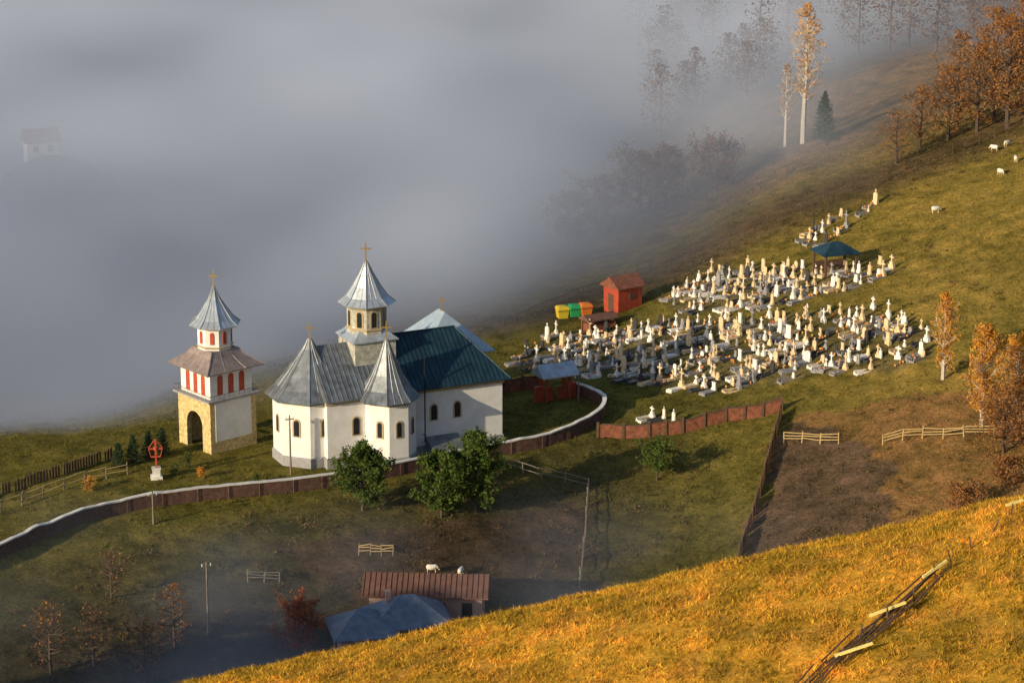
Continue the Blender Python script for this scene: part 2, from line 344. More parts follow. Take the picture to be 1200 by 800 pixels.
def win(o,a,wd=.62,h=1.7):
    fr.slab(o,a,archpts(wd+.3,h+.28),0,.06);w.slab((o[0],o[1],o[2]+.12),a,archpts(wd,h),0,.085)
for k in(3,4,5,6):
    a=rad(45*k);r=3.75*math.cos(rad(22.5));win((-6+r*math.cos(a),r*math.sin(a),3.0),a,.55,1.6)
for k in(5,6,7):
    a=rad(45*k);r=2.6*math.cos(rad(22.5));win((.4+r*math.cos(a),-4.5+r*math.sin(a),3.0),a,.45,1.5)
for u in(5.2,7.7): win((u,-4.3,3.4),rad(-90),.6,1.5)
win((-3.,-4.3,3.0),rad(-90))
for v in(-2.5,0,2.5): win((12.6,v,3.1),0)
for u in(9,11.2,13.4): win((u,10.5,3.1),rad(90))
part('windows',CH,w,M_dark);part('window_surrounds',CH,fr,M_trim)
w=MB();w.add([(7.1,3.2,7.4),(15.3,3.2,7.4),(15.3,11.2,7.4),(7.1,11.2,7.4),(11.2,6.6,11.0),(11.2,8.2,11.0),(7.1,3.2,7.27),(15.3,3.2,7.27),(15.3,11.2,7.27),(7.1,11.2,7.27)],[(0,1,4),(1,2,5,4),(2,3,5),(3,0,4,5),(6,9,8,7),(0,6,7,1),(1,7,8,2),(2,8,9,3),(3,9,6,0)]);part('west_wing_roof',CH,w,M_lblue)
w=MB()
crossmesh(w,0,0,19.1,1.9,.13,rad(-25));crossmesh(w,-6,0,12.0,1.6,.12,rad(-25));crossmesh(w,.2,-4.5,12.3,1.9,.12,rad(-25));crossmesh(w,.2,4.5,11.2,1.7,.12,rad(-25));crossmesh(w,11.2,7.4,11,1.6,.12,rad(-25));part('crosses',CH,w,M_gold)
w=MB();w.tube((4.0,-4.9,1.5),(4.0,-4.9,10.2),.07,.07,6);w.box((4.0,-4.7,2.2),(.12,.5,.08));part('stove_pipe',CH,w,M_dark)
w=MB();w.box((5.9,-5.4,.1),(3.0,2.2,1.8));w.box((8.0,-5.2,-.1),(1.2,1.6,1.2));part('side_entrance',CH,w,M_plinth)
w=MB();w.add([(4.2,-6.7,1.1),(7.6,-6.7,1.1),(7.6,-4.45,1.9),(4.2,-4.45,1.9),(4.2,-6.7,1.0),(7.6,-6.7,1.0),(7.6,-4.45,1.0),(4.2,-4.45,1.0)],[(0,1,2,3),(7,6,5,4),(0,4,5,1),(1,5,6,2),(2,6,7,3),(3,7,4,0)]);part('side_entrance_roof',CH,w,M_grey)

# ------------------------------------------------------------ bell tower
BT=root('bell_tower',(-29.3,3.4,hz(-29.3,3.4)),rad(-4))
dirs=[rad(-135),rad(-45),rad(45),rad(135)]
w=MB();wh=MB();hs=2.75
for k,a in enumerate(dirs):
    o=(hs*math.cos(a),hs*math.sin(a),0)
    if k in(0,2): archwall(w,o,a,2*hs,-1.2,5.2,[(0,2.7,-1.2,3.9)],.55)
    else: archwall(w,o,a,2*hs-1.12,-1.2,5.2,[],.55)
for k in(1,3):
    a=dirs[k];o=(hs*math.cos(a),hs*math.sin(a),0)
    wh.slab(o,a,[(-2.15,1.2),(2.15,1.2),(2.15,5.15),(-2.15,5.15)],0,.05)
part('stone_storey',BT,w,M_stone);w=MB();h2=2.5;fr=MB()
for k,a in enumerate(dirs):
    o=(h2*math.cos(a),h2*math.sin(a),0);archwall(wh,o,a,2*h2-(.5 if k%2 else 0),5.5,8.4,[(-1.3,.7,5.75,7.85),(0,.7,5.75,7.85),(1.3,.7,5.75,7.85)],.25)
    for c in(-1.3,0,1.3): w.slab((o[0],o[1],5.75),a,archpts(.69,2.09,8,c),-.2,-.06)
wh.prof(8,[(1.75,9.4),(1.75,12.4)],0,0,rad(22.5))
part('plaster_storeys',BT,wh,M_white)
for k in range(8):
    a=rad(45*k);ap=1.75*math.cos(rad(22.5));o=(ap*math.cos(a),ap*math.sin(a),10.6);w.slab(o,a,archpts(.42,1.25),0,.06);
fr.prof(8,[(1.8,10.15),(1.9,10.25),(1.8,10.35)],0,0,rad(22.5));fr.prof(8,[(1.78,12.1),(2.0,12.3),(2.0,12.36)],0,0,rad(22.5))
part('red_shutters',BT,w,M_red);part('cornices',BT,fr,M_trim)
w=MB();w.prof(4,[(4.1,5.2),(4.4,5.3),(4.4,5.48)],0,0,0)
w.box((0,0,-.7),(6.2,6.2,1.0),rad(45));part('balcony_slab',BT,w,M_plinth)
w=MB()
cr=[(4.3*math.cos(rad(90*k)),4.3*math.sin(rad(90*k))) for k in range(4)]
for k in range(4):
    a,b=cr[k],cr[(k+1)%4]
    w.tube((*a,6.0),(*b,6.0),.03,.03,4)
    for j in range(10):
        t=j/10;x=a[0]+(b[0]-a[0])*t;y=a[1]+(b[1]-a[1])*t;w.tube((x,y,5.45),(x,y,6.0),.02,.02,4)
part('balcony_railing',BT,w,M_greywood)
w=MB();sm=MB();cone(w,sm,4,[(4.75,8.2),(4.85,8.32),(3.8,8.8),(2.8,9.4),(2.25,10.0)],0,0,0);part('lower_roof',BT,w,M_pinkroof);part('lower_roof_seams',BT,sm,M_pinkroof)
w=MB();sm=MB();cone(w,sm,8,[(2.55,12.3),(2.62,12.42),(1.9,13.0),(1.25,13.9),(.6,14.9),(.1,16.1)],0,0,rad(22.5));part('spire_roof',BT,w,M_silver);part('spire_seams',BT,sm,M_seam)
w=MB();crossmesh(w,0,0,16.1,1.6,.12,0);part('cross',BT,w,M_gold)
w=MB()
for k in range(12):
    d=-2.2+k*.38;w.box((d*math.cos(rad(-135))*-1,d*math.sin(rad(-135))*-1,-1.0+.36*k),(.4,1.6,.1),rad(45))
w.tube((1.6,1.6,-1),(-1.2,-1.2,3.3),.08,.08,4);part('stairs',BT,w,M_greywood)

# ------------------------------------------------------------ walls & fences
def resample(P,step):
    out=[];
    for (x0,y0),(x1,y1) in zip(P[:-1],P[1:]):
        L_=math.hypot(x1-x0,y1-y0);k=max(1,int(round(L_/step)))
        for j in range(k): out.append((x0+(x1-x0)*j/k,y0+(y1-y0)*j/k))
    out.append(P[-1]);return out
def smoothline(P,it=2):
    for _ in range(it):
        Q=[P[0]]
        for a,b in zip(P[:-1],P[1:]): Q+=[(a[0]*.75+b[0]*.25,a[1]*.75+b[1]*.25),(a[0]*.25+b[0]*.75,a[1]*.25+b[1]*.75)]
        Q.append(P[-1]);P=Q
    return P
def ribbon(mb,P,th,zlo,zhi):
    vs=[];n=len(P)
    for k,(x,y) in enumerate(P):
        a=P[max(0,k-1)];b=P[min(n-1,k+1)];d=Vector((b[0]-a[0],b[1]-a[1])).normalized();nx,ny=-d.y*th/2,d.x*th/2
        zl,zh=zlo(x,y),zhi(x,y)
        vs+=[(x-nx,y-ny,zl),(x+nx,y+ny,zl),(x+nx,y+ny,zh),(x-nx,y-ny,zh)]
    fs=[(3,2,1,0),tuple((n-1)*4+i for i in range(4))]
    for k in range(n-1):
        o=k*4
        for i in range(4): j=(i+1)%4;fs.append((o+i,o+j,o+4+j,o+4+i))
    mb.add(vs,fs)
P=resample(smoothline(W['wall']),.8)
cw=root('churchyard_wall')
w=MB();ribbon(w,P,.3,lambda x,y:hz(x,y)-.8,lambda x,y:hz(x,y)+1.25);part('wall_panels',cw,w,M_wallside)
w=MB();ribbon(w,P,.42,lambda x,y:hz(x,y)+1.253,lambda x,y:hz(x,y)+1.38);part('coping',cw,w,M_cap)
w=MB()
for x,y in P[::4]: w.box((x,y,hz(x,y)+.3),(.42,.42,1.9),.6)
part('piers',cw,w,M_wallside)
def panelfence(name,pts,h,m,mp):
    r=root(name);P=resample(pts,2.2);w=MB();pp=MB()
    for x,y in P: pp.box((x,y,hz(x,y)+h/2),(.28,.28,h+.5))
    Q=resample(pts,.55)
    ribbon(w,Q,.1,lambda x,y:hz(x,y)-.1,lambda x,y:hz(x,y)+h-.1);part('panels',r,w,m);part('posts',r,pp,mp)
    w=MB();ribbon(w,Q,.2,lambda x,y:hz(x,y)+h-.097,lambda x,y:hz(x,y)+h);part('top_rail',r,w,mp)
panelfence('red_panel_fence',W['redwall'],1.4,M_redwood,M_brownwood)
panelfence('red_panel_fence',W['redwall2'],1.5,M_redwood,M_brownwood)
def fence(name,pts,h=1.2,rails=2,step=2.2,m=None,mr=None,jit=.06):
    r=root(name);P=resample(pts,step);w=MB();q=MB();tops=[]
    for x,y in P:
        z=hz(x,y);hh=h*random.uniform(.95,1.12);lx,ly=random.gauss(0,jit),random.gauss(0,jit)
        w.tube((x,y,z-.3),(x+lx,y+ly,z+hh),.07,.055,5);tops.append((x,y,z))
    for a,b in zip(tops[:-1],tops[1:]):
        for k in range(rails):
            t=h*(.9-.5*k/max(1,rails-1) if rails>1 else .8)
            q.tube((a[0],a[1],a[2]+t+random.gauss(0,.05)),(b[0],b[1],b[2]+t+random.gauss(0,.05)),.05,.045,4)
    part('posts',r,w,m or M_greywood);part('rails',r,q,mr or M_greywood)
def paling(name,pts,h=1.3,m=None):
    r=root(name);P=resample(pts,.35);w=MB()
    for x,y in P:
        if random.random()<.93: w.box((x,y,hz(x,y)+h/2-.1),(.16,.16,h+random.uniform(-.1,.2)),random.random())
    part('pales',r,w,m or M_brownwood)
paling('field_paling_fence',W['fieldfence'],1.3)
fence('rail_fence',W['railA'],1.1,3,2.2,M_rail,M_rail);fence('rail_fence',W['railB'],1.2,3,2.4,M_rail,M_rail)
fence('rail_fence',W['railC'],1.1,2);fence('rail_fence',W['railL'],1.2,2,2.4,M_greywood,M_rail);paling('board_fence',W['railL2'],1.2,M_brownwood)
fence('hurdle_fence',W['hurdle'],1.1,3,1.2,M_greywood,M_rail);fence('hurdle_fence',W['hurdle2'],1.1,3,1.2,M_greywood,M_greywood)
fence('ridge_fence',W['ridge'],1.4,2,2.2,M_brownwood,M_brownwood);fence('meadow_fence',W['farfence'],1.2,2,3,M_brownwood,M_brownwood)

# ------------------------------------------------------------ cemetery
def graves(name,poly,du,dv,ang,seed,occ=.84,sc=.74):
    R=random.Random(seed);r=root(name);mbs=[MB() for _ in range(5)]
    cx=sum(p[0] for p in poly)/len(poly);cy=sum(p[1] for p in poly)/len(poly);C,S=math.cos(ang),math.sin(ang)
    for a in np.arange(-50,50,du):
        for b in np.arange(-45,45,dv):
            if R.random()>occ: continue
            x=cx+a*C-b*S+R.gauss(0,.3);y=cy+a*S+b*C+R.gauss(0,.3)
            if not pip(np.array([x]),np.array([y]),poly)[0]: continue
            z=hz(x,y);rz=ang+R.gauss(0,.1);c2,s2=math.cos(rz),math.sin(rz)
            def L_(u,v): return (x+u*c2-v*s2,y+u*s2+v*c2)
            k=R.choices([0,1,2,3],[.38,.4,.14,.08])[0];mb=mbs[k];ty=R.random()
            k2=R.choices([0,1,2,3],[.2,.2,.4,.2])[0]
            if R.random()<.75:
                for u,v,su,sv in((.85,.4,1.7,.1),(.85,-.4,1.7,.1),(1.7,0,.1,.9)):
                    X_,Y_=L_(u,v);mbs[k2].box((X_,Y_,hz(X_,Y_)+.08),(su,sv,.3),rz)
                if R.random()<.35:
                    X_,Y_=L_(.85,0);mbs[k2].box((X_,Y_,hz(X_,Y_)+.15),(1.5,.7,.14),rz)
            s=sc*R.choice([.7,.85,1,1,1.15,1.3])
            mb.box((x,y,z+.15*s),(.34*s,.85*s,.5*s),rz);h=R.uniform(.7,1.5)*s
            if ty<.6:
                mb.box((x,y,z+.55*s),(.28*s,.5*s,.4*s),rz);mb.box((x,y,z+.7*s+h/2),(.15*s,.18*s,h),rz);mb.box((x,y,z+.7*s+h*.64),(.145*s,.72*s,.16*s),rz)
            elif ty<.85:
                mb.slab((x,y,z+.38*s),rz,archpts(.75*s,max(.5*s,h),6),-.08*s,.08*s)
                if R.random()<.5: mb.box((x,y,z+.38*s+h+.18*s),(.09*s,.09*s,.4*s),rz);mb.box((x,y,z+.38*s+h+.24*s),(.088*s,.3*s,.09*s),rz)
            else:
                mb.box((x,y,z+.4*s+h*.4),(.18*s,.66*s,h*.8),rz);mb.box((x,y,z+.43*s+h*.8),(.26*s,.78*s,.08*s),rz)
            for _ in range(R.choice([0,0,1,2,3])):
                X_,Y_=L_(R.uniform(.3,1.5),R.uniform(-.3,.3));mbs[4].prof(5,[(.05,hz(X_,Y_)+.1),(.15,hz(X_,Y_)+.26),(.1,hz(X_,Y_)+.36)],X_,Y_)
    for mb,mm,nn in zip(mbs,(M_gw,M_gc,M_gg,M_gd,M_fl),('white_headstones','cream_headstones','grey_headstones','dark_headstones','flowers')):
        if mb.v: part(nn,r,mb,mm)
GA=rad(-150)
graves('cemetery_graves',W['cem1'],2.15,1.2,GA,1);graves('cemetery_graves',W['cem2'],2.2,1.25,GA,2);graves('cemetery_graves',W['cem3'],2.4,1.6,GA,3,.7);graves('cemetery_graves',W['cem4'],2.1,1.3,GA,4)

# ------------------------------------------------------------ small buildings
def hiproof(mb,cx,cy,z,a,b,h,rl,th=.12):
    vs=[(cx-a,cy-b,z),(cx+a,cy-b,z),(cx+a,cy+b,z),(cx-a,cy+b,z),(cx-rl,cy,z+h),(cx+rl,cy,z+h)]
    vs+=[(x,y,z-th) for x,y,_ in vs[:4]]
    mb.add(vs,[(0,1,5,4),(1,2,5),(2,3,4,5),(3,0,4),(6,9,8,7),(0,6,7,1),(1,7,8,2),(2,8,9,3),(3,9,6,0)])
def gable(mb,cx,cy,z,a,b,h,th=.12): hiproof(mb,cx,cy,z,a,b,h,a,th)
x,y=W['gate'][0];g=root('lych_gate',(x,y,hz(x,y)),rad(25))
w=MB()
for a in(-1.3,1.3):
    for b in(-.7,.7): w.box((a,b,1.3),(.28,.28,3.0))
w.box((0,-.7,2.7),(2.9,.16,.25));w.box((0,.7,2.7),(2.9,.16,.25));w.box((-.7,.0,.7),(1.0,.1,1.5));w.box((.7,0,.7),(1.0,.1,1.5));w.box((1.9,0,.75),(.9,.5,1.9));w.box((-1.9,0,.75),(.9,.5,1.9));part('posts_and_doors',g,w,M_red)
w=MB();gable(w,0,0,2.95,2.1,1.5,1.1);part('roof',g,w,M_silver);w=MB();crossmesh(w,0,0,4.05,.8,.07);part('cross',g,w,M_gold)
x,y=W['booth'][0];g=root('red_shed',(x,y,hz(x,y)),rad(35))
w=MB();w.box((0,0,1.3),(3.4,2.8,3.2));w.add([(-1.7,-1.4,2.9),(-1.7,1.4,2.9),(-1.7,0,3.9),(1.7,-1.4,2.9),(1.7,1.4,2.9),(1.7,0,3.9)],[(0,1,2),(3,5,4)]);part('walls',g,w,M_red)
w=MB();gable(w,0,0,2.88,2.0,1.8,1.15);part('roof',g,w,M_redwood);w=MB();w.box((-1.72,0,1.0),(.06,.95,2.0));w.box((.3,-1.42,1.7),(.8,.06,.7));part('door_and_window',g,w,M_brownwood)
x,y=W['bins'][0];
for dx,mm in((-.9,M_yel),(.5,M_grn),(1.8,M_org)):
    g=root('waste_container',(x+dx,y,hz(x+dx,y)),.3)
    w=MB();w.prof(4,[(.75,.15),(.92,1.2)],0,0,rad(45));w.prof(4,[(.97,1.2),(.97,1.28),(.8,1.5),(.4,1.6)],0,0,rad(45));part('body_and_lid',g,w,mm)
    w=MB()
    for a in(-.45,.45):
        for b in(-.45,.45): w.tube((a-.05,b,.1),(a+.05,b,.1),.1,.1,8)
    w.tube((-.7,-.66,1.05),(.7,-.66,1.05),.04,.04);part('wheels_and_handle',g,w,M_dark)
x,y=W['lowroof'][0];g=root('timber_store',(x,y,hz(x,y)),rad(30))
w=MB();gable(w,0,0,1.5,2.0,1.1,.5);part('roof',g,w,M_brownroof);w=MB()
for a in(-1.7,1.7):
    for b in(-.8,.8): w.box((a,b,.7),(.15,.15,1.6))
w.box((0,0,.5),(3.2,1.4,.9));part('posts_and_stack',g,w,M_redwood)
x,y=W['pavilion'][0];g=root('cemetery_pavilion',(x,y,hz(x,y)),rad(20))
w=MB();hiproof(w,0,0,2.4,2.3,1.9,1.1,.5);part('roof',g,w,M_teal);w=MB()
for a in(-1.9,1.9):
    for b in(-1.5,1.5): w.box((a,b,1.0),(.22,.22,2.7))
w.box((0,1.45,.5),(3.6,.12,1.0));w.box((0,0,.65),(2,.8,.1));w.box((-.8,0,.3),(.12,.6,.6));w.box((.8,0,.3),(.12,.6,.6));part('posts_and_table',g,w,M_brownwood)
x,y=W['cross'][0];g=root('wayside_cross',(x,y,hz(x,y)),rad(10))
w=MB();w.box((0,0,.0),(1.1,1.1,.6));w.box((0,0,.6),(.7,.7,.8));w.box((0,0,1.05),(.85,.85,.12));part('pedestal',g,w,M_cap)
w=MB();w.box((0,0,2.5),(.17,.17,2.9));w.box((0,0,3.0),(1.3,.13,.17));w.box((0,0,2.2),(.9,.12,.14));w.tube((-.65,0,3.1),(0,0,3.95),.05,.05);w.tube((.65,0,3.1),(0,0,3.95),.05,.05)
w.tube((-.45,0,2.2),(-.65,0,3.0),.04,.04);w.tube((.45,0,2.2),(.65,0,3.0),.04,.04);w.prof(8,[(.22,2.9),(.22,3.15),(.05,3.25)],0,0);part('cross',g,w,M_red)
for (x,y),h in zip(W['poles'],(6.0,6.5,3.2,3.)):
    g=root('utility_pole',(x,y,hz(x,y)));w=MB();w.tube((0,0,-.3),(0,0,h),.11,.07,6);w.box((0,0,h-.4),(.9,.09,.09),.4);part('pole',g,w,M_greywood)
    w=MB()
    for d in(-.38,.38): w.prof(6,[(.05,h-.35),(.06,h-.2),(.03,h-.15)],d*math.cos(.4),d*math.sin(.4))
    part('insulators',g,w,M_cap)
x,y=W['house'][0];g=root('blue_roofed_house',(x,y,hz(x,y)),rad(12))
w=MB();w.box((-1.8,-.4,1.0),(4.6,4.6,3.6));w.box((1.9,.5,1.1),(5.2,4.4,4.0));part('walls',g,w,M_pink)
w=MB();hiproof(w,-1.8,-.4,2.75,2.9,2.8,1.7,.5);hiproof(w,2.1,.5,3.05,3.6,2.9,2.0,.6);part('roof',g,w,M_blueroof)
w=MB();w.box((-2.8,-2.72,1.7),(.8,.08,1.0));w.box((-1,-2.72,1.7),(.8,.08,1.0));w.box((-4.12,-.2,1.7),(.08,.9,1.0));w.box((2.4,-1.72,1.8),(.9,.08,1.1));part('windows',g,w,M_dark)
w=MB();w.box((.6,1.1,4.7),(.45,.45,1.3));part('chimney',g,w,M_pink)
x,y=W['house2'][0];g=root('long_barn',(x,y,hz(x,y)),rad(-3))
w=MB();w.box((0,0,.9),(9.8,3.6,3.2));part('walls',g,w,M_pink);w=MB();gable(w,0,0,2.55,5.5,2.5,1.3)
for k in range(24): w.tube((-5.4+k*.47,-2.5,2.6),(-5.4+k*.47,0,3.9),.04,.04,4)
part('roof',g,w,M_brownroof)
w=MB()
for a in(-3.6,-1.2,1.2,3.6): w.box((a,-1.82,1.2),(.9,.08,1.3))
part('doors_and_windows',g,w,M_dark)
for k,(x,y) in enumerate(W['village']):
    g=root('village_house',(x,y,hz(x,y)),rad(20+30*k));w=MB();w.box((0,0,.5),(4.4,3.2,4));w.add([(-2.2,-1.6,2.5),(-2.2,1.6,2.5),(-2.2,0,3.9),(2.2,-1.6,2.5),(2.2,1.6,2.5),(2.2,0,3.9)],[(0,1,2),(3,5,4)]);part('walls',g,w,M_white);w=MB();gable(w,0,0,2.47,2.6,2.0,1.6);part('roof',g,w,M_brownroof)
    w=MB();w.box((-1,-1.63,1.4),(.7,.08,.9));w.box((1,-1.63,1.4),(.7,.08,.9));part('windows',g,w,M_dark)

# ------------------------------------------------------------ trees
def leafcloud(pts,size,R):
    n=len(pts);a=R.normal(0,1,(n,3));a/=np.linalg.norm(a,axis=1)[:,None];b=np.cross(a,R.normal(0,1,(n,3)));b/=np.linalg.norm(b,axis=1)[:,None]
    s=(size*R.uniform(.6,1.3,n))[:,None]
    v=np.stack([pts-a*s,pts-b*s*.6,pts+a*s,pts+b*s*.6],1).reshape(-1,3);return v,np.arange(n*4).reshape(-1,4)
def tree(name,loc,h,cr,mleaf,nleaf,lsize,seed,mbark=None,base=.25,bare=False,narrow=1.,twigs=2):
    R=np.random.default_rng(seed);x,y=loc;z=hz(x,y);g=root(name,(x,y,z));w=MB();tips=[]
    tr=.018*h+.05;P=[Vector((0,0,-.3))];nseg=6
    for k in range(1,nseg+1): P.append(Vector((R.normal(0,.03*h*.4)*k/nseg,R.normal(0,.03*h*.4)*k/nseg,h*.93*k/nseg)))
    for k in range(nseg): w.tube(P[k],P[k+1],tr*(1-k/nseg*.9),tr*(1-(k+1)/nseg*.9),6)
    nb=int(16+h*1.6)
    for k in range(nb):
        t=base+(1-base)*(k+.5)/nb;f=t*nseg;j=min(nseg-1,int(f));p=P[j].lerp(P[j+1],f-j)
        a=k*2.4+R.normal(0,.3);shape=math.sin(math.pi*min(1,max(.08,(t-base)/(1-base)*.85+.15)))**.7
        L_=cr*shape*R.uniform(.65,1.15);up=R.uniform(.25,.8)+(.5 if narrow<1 else 0)
        d=Vector((math.cos(a),math.sin(a),up)).normalized();e=p+d*L_;mid=p.lerp(e,.5)+Vector((0,0,-.06*L_))
        br=tr*(1-t*.85)*.45+.012;w.tube(p,mid,br,br*.65,4);w.tube(mid,e,br*.65,.012,4)
        for q in range(4*twigs):
            s=R.uniform(.3,1);b=(p.lerp(mid,s*2) if s<.5 else mid.lerp(e,s*2-1));dd=(d*.6+Vector(R.normal(0,.6,3))+Vector((0,0,.25))).normalized()
            ee=b+dd*L_*R.uniform(.2,.45);w.tube(b,ee,.022 if bare else .015,.008,3);tips.append((b,ee))
            if bare:
                for _ in range(3):
                    s2=R.uniform(.3,1);b2=b.lerp(ee,s2);e2=b2+(dd+Vector(R.normal(0,.6,3))).normalized()*L_*R.uniform(.12,.28);w.tube(b2,e2,.014,.006,3);tips.append((b2,e2))
    part('trunk_and_branches',g,w,mbark or M_bark)
    if nleaf:
        ti=R.integers(0,len(tips),nleaf);s=R.uniform(.2,1.1,nleaf)
        A=np.array([t[0][:] for t in tips])[ti];B=np.array([t[1][:] for t in tips])[ti]
        pts=A+(B-A)*s[:,None]+R.normal(0,.05*cr+.05,(nleaf,3));pts[:,2]=np.maximum(pts[:,2],.1)
        v,f=leafcloud(pts,lsize,R);me=fast_mesh('leaves',v,f);me.materials.append(mleaf);o=link(bpy.data.objects.new('leaves',me));o.parent=g
def conifer(name,loc,h,r,seed,nl=2500,ls=.09,m=None,base=.04):
    R=np.random.default_rng(seed);x,y=loc;g=root(name,(x,y,hz(x,y)));w=MB();w.tube((0,0,-.3),(0,0,h),.02*h+.05,.02,6);pts=[]
    nb=int(30+h*8)
    for k in range(nb):
        t=base+(1-base)*k/nb;a=k*2.4;L_=r*(1-t)**.75*R.uniform(.8,1.12)+.05;e=Vector((math.cos(a)*L_,math.sin(a)*L_,t*h-.12*L_+.1));b=Vector((0,0,t*h));w.tube(b,e,.025,.01,3)
        m_=nl//nb;s=R.uniform(.15,1.05,m_)**.7;pts.append(np.array(b)[None]+(np.array(e)-np.array(b))[None]*s[:,None]+R.normal(0,.07+.05*L_,(m_,3)))
    part('trunk_and_branches',g,w,M_bark);v,f=leafcloud(np.concatenate(pts),ls,R);me=fast_mesh('needles',v,f);me.materials.append(m or M_ldark);o=link(bpy.data.objects.new('needles',me));o.parent=g
for k,p in enumerate(W['conif']): conifer('clipped_conifer',p,[2.4,2.8,2.9,2.6][k],.85,20+k,1800,.08)
gt=W['greentrees']
tree('green_tree',gt[0],6.6,2.8,M_lgreen,10000,.14,31,base=.1);tree('green_tree',gt[1],6.7,2.8,M_lgreen,10000,.14,32,base=.1);tree('green_tree',gt[2],8.2,3.3,M_lgreen,11000,.14,33,base=.1);tree('green_tree',gt[3],3.6,2.6,M_lgreen,3200,.12,34,base=.3)
au=W['autumn'];tree('orange_birch',au[0],9.5,1.7,M_lorange,2600,.11,41,M_birch,.1,narrow=.6,bare=True);tree('orange_birch',au[1],10.5,2.4,M_lorange,5500,.12,42,M_birch,.08,narrow=.6,bare=True);tree('orange_birch',au[2],7,2.4,M_lorange,4000,.12,43,M_birch,.08,bare=True);tree('brown_tree',au[3],6.5,3.6,M_lbrown,3000,.12,44,base=.1,bare=True)
for k,p in enumerate(W['bush']): tree('russet_bush',p,[2.2,2.6,3.,2.4,3][k],[2.4,2.2,2,2.2,2.4][k],M_lbrown,1800,.11,50+k,base=.02,bare=True)
for k,p in enumerate(W['misty']): tree('bare_tree',p,[7,8,9.5,8.5,7][k],[3.4,3.8,4.8,4.2,4.6][k],M_lmauve,3200,.17,60+k,M_twig,.12,bare=True)
tree('tall_birch',W['tallbirch'][0],20,3.0,M_lorange,1300,.16,70,M_birch,.3,bare=True,narrow=.6);tree('tall_birch',W['tallbirch'][1],12,1.6,M_lbrown,300,.15,71,M_birch,.3,bare=True,narrow=.6)
conifer('fir_tree',W['fir'][0],6.5,1.9,72,3000,.12)
for k,p in enumerate(W['righttrees']): tree('autumn_tree',p,[7,8.5,10,12,15,14,13,15,17,15,17][k],[2.5,3,3.4,4,4.6,4.5,3.6,4.2,4.6,4.4,4.6][k],M_lbrown,[300,900,1500,2200,3500,3500,1200,2500,3500,3500,3000][k],.15,80+k,M_bark,.12,bare=True)
for k,p in enumerate(W['redtree']): tree('bare_garden_tree' if k else 'red_tree',p,[4.2,6,6.5,5.5,6,4.5][k],[2.4,2.0,2.2,2,2.,1.8][k],M_lred if k==0 else M_lbrown,[3000,200,250,150,200,100][k],.12,90+k,M_bark,.1,bare=True)
for k,p in enumerate(W['lawnshrubs']): tree('garden_shrub',p,[1.4,1.2,1.,1.6,1.][k],[.7,.6,.5,.6,.5][k],[M_lorange,M_lgreen,M_lorange,M_lgreen,M_lgreen][k],500,.07,100+k,base=.02)
pts=[]
def scrub(n,x0,x1,y0,y1,cond):
    k=0
    while k<n:
        x=random.uniform(x0,x1);y=random.uniform(y0,y1)
        if not cond(x,y): continue
        k+=1;r=random.uniform(.2,.7);m_=int(70*r)+20;o=rng.normal(0,1,(m_,3))*np.array([r,r,r*.5])*.6;o[:,2]=np.abs(o[:,2])
        o[:,0]+=x;o[:,1]+=y;o[:,2]+=hz(x,y);pts.append(o)
ff=lambda x,y:.6*(x+23)-.8*(y+12.5)
scrub(220,-48,18,-48,0,lambda x,y:ff(x,y)>2.5 and math.sin(x*.5)+math.sin(y*.7+x*.2)>0)
scrub(160,0,72,48,90,lambda x,y:-3<-.436*(x+1)+.9*(y-45)<8)
scrub(80,27,55,-32,4,lambda x,y:True)
scrub(60,42,80,5,80,lambda x,y:math.sin(x*.3)+math.sin(y*.3)>.4)
v,f=leafcloud(np.concatenate(pts),.09,rng);me=fast_mesh('low_scrub',v,f);me.materials.append(M_scrub);link(bpy.data.objects.new('low_scrub',me))
# distant woodland standing in the fog beyond the meadow: one object
pts=[];tr=MB()
for k in range(150):
    x=random.uniform(22,100);y=random.uniform(142,240)
    if k<35: x=random.uniform(66,110);y=random.uniform(108,150)
    z=hz(x,y);h=random.uniform(8,15);r=h*random.uniform(.2,.3)
    tr.tube((x,y,z-.5),(x,y,z+h*.9),.2,.05,5)
    m_=900;u=rng.uniform(.12,1,m_);a=rng.uniform(0,2*np.pi,m_);rr=r*np.sin(np.pi*np.clip(u*.95,.05,.97))**.6*rng.uniform(.1,1.15,m_)
    cl=np.sin(a*3+u*9+k)+.6*np.sin(u*25+a)>-.6
    pts.append(np.stack([x+rr*np.cos(a),y+rr*np.sin(a),z+h*u],-1)[cl])
v,f=leafcloud(np.concatenate(pts),.24,rng);me=fast_mesh('distant_woodland',v,f);me.materials.append(M_forest);dw=link(bpy.data.objects.new('distant_woodland',me));part('trunks',dw,tr,M_bark)

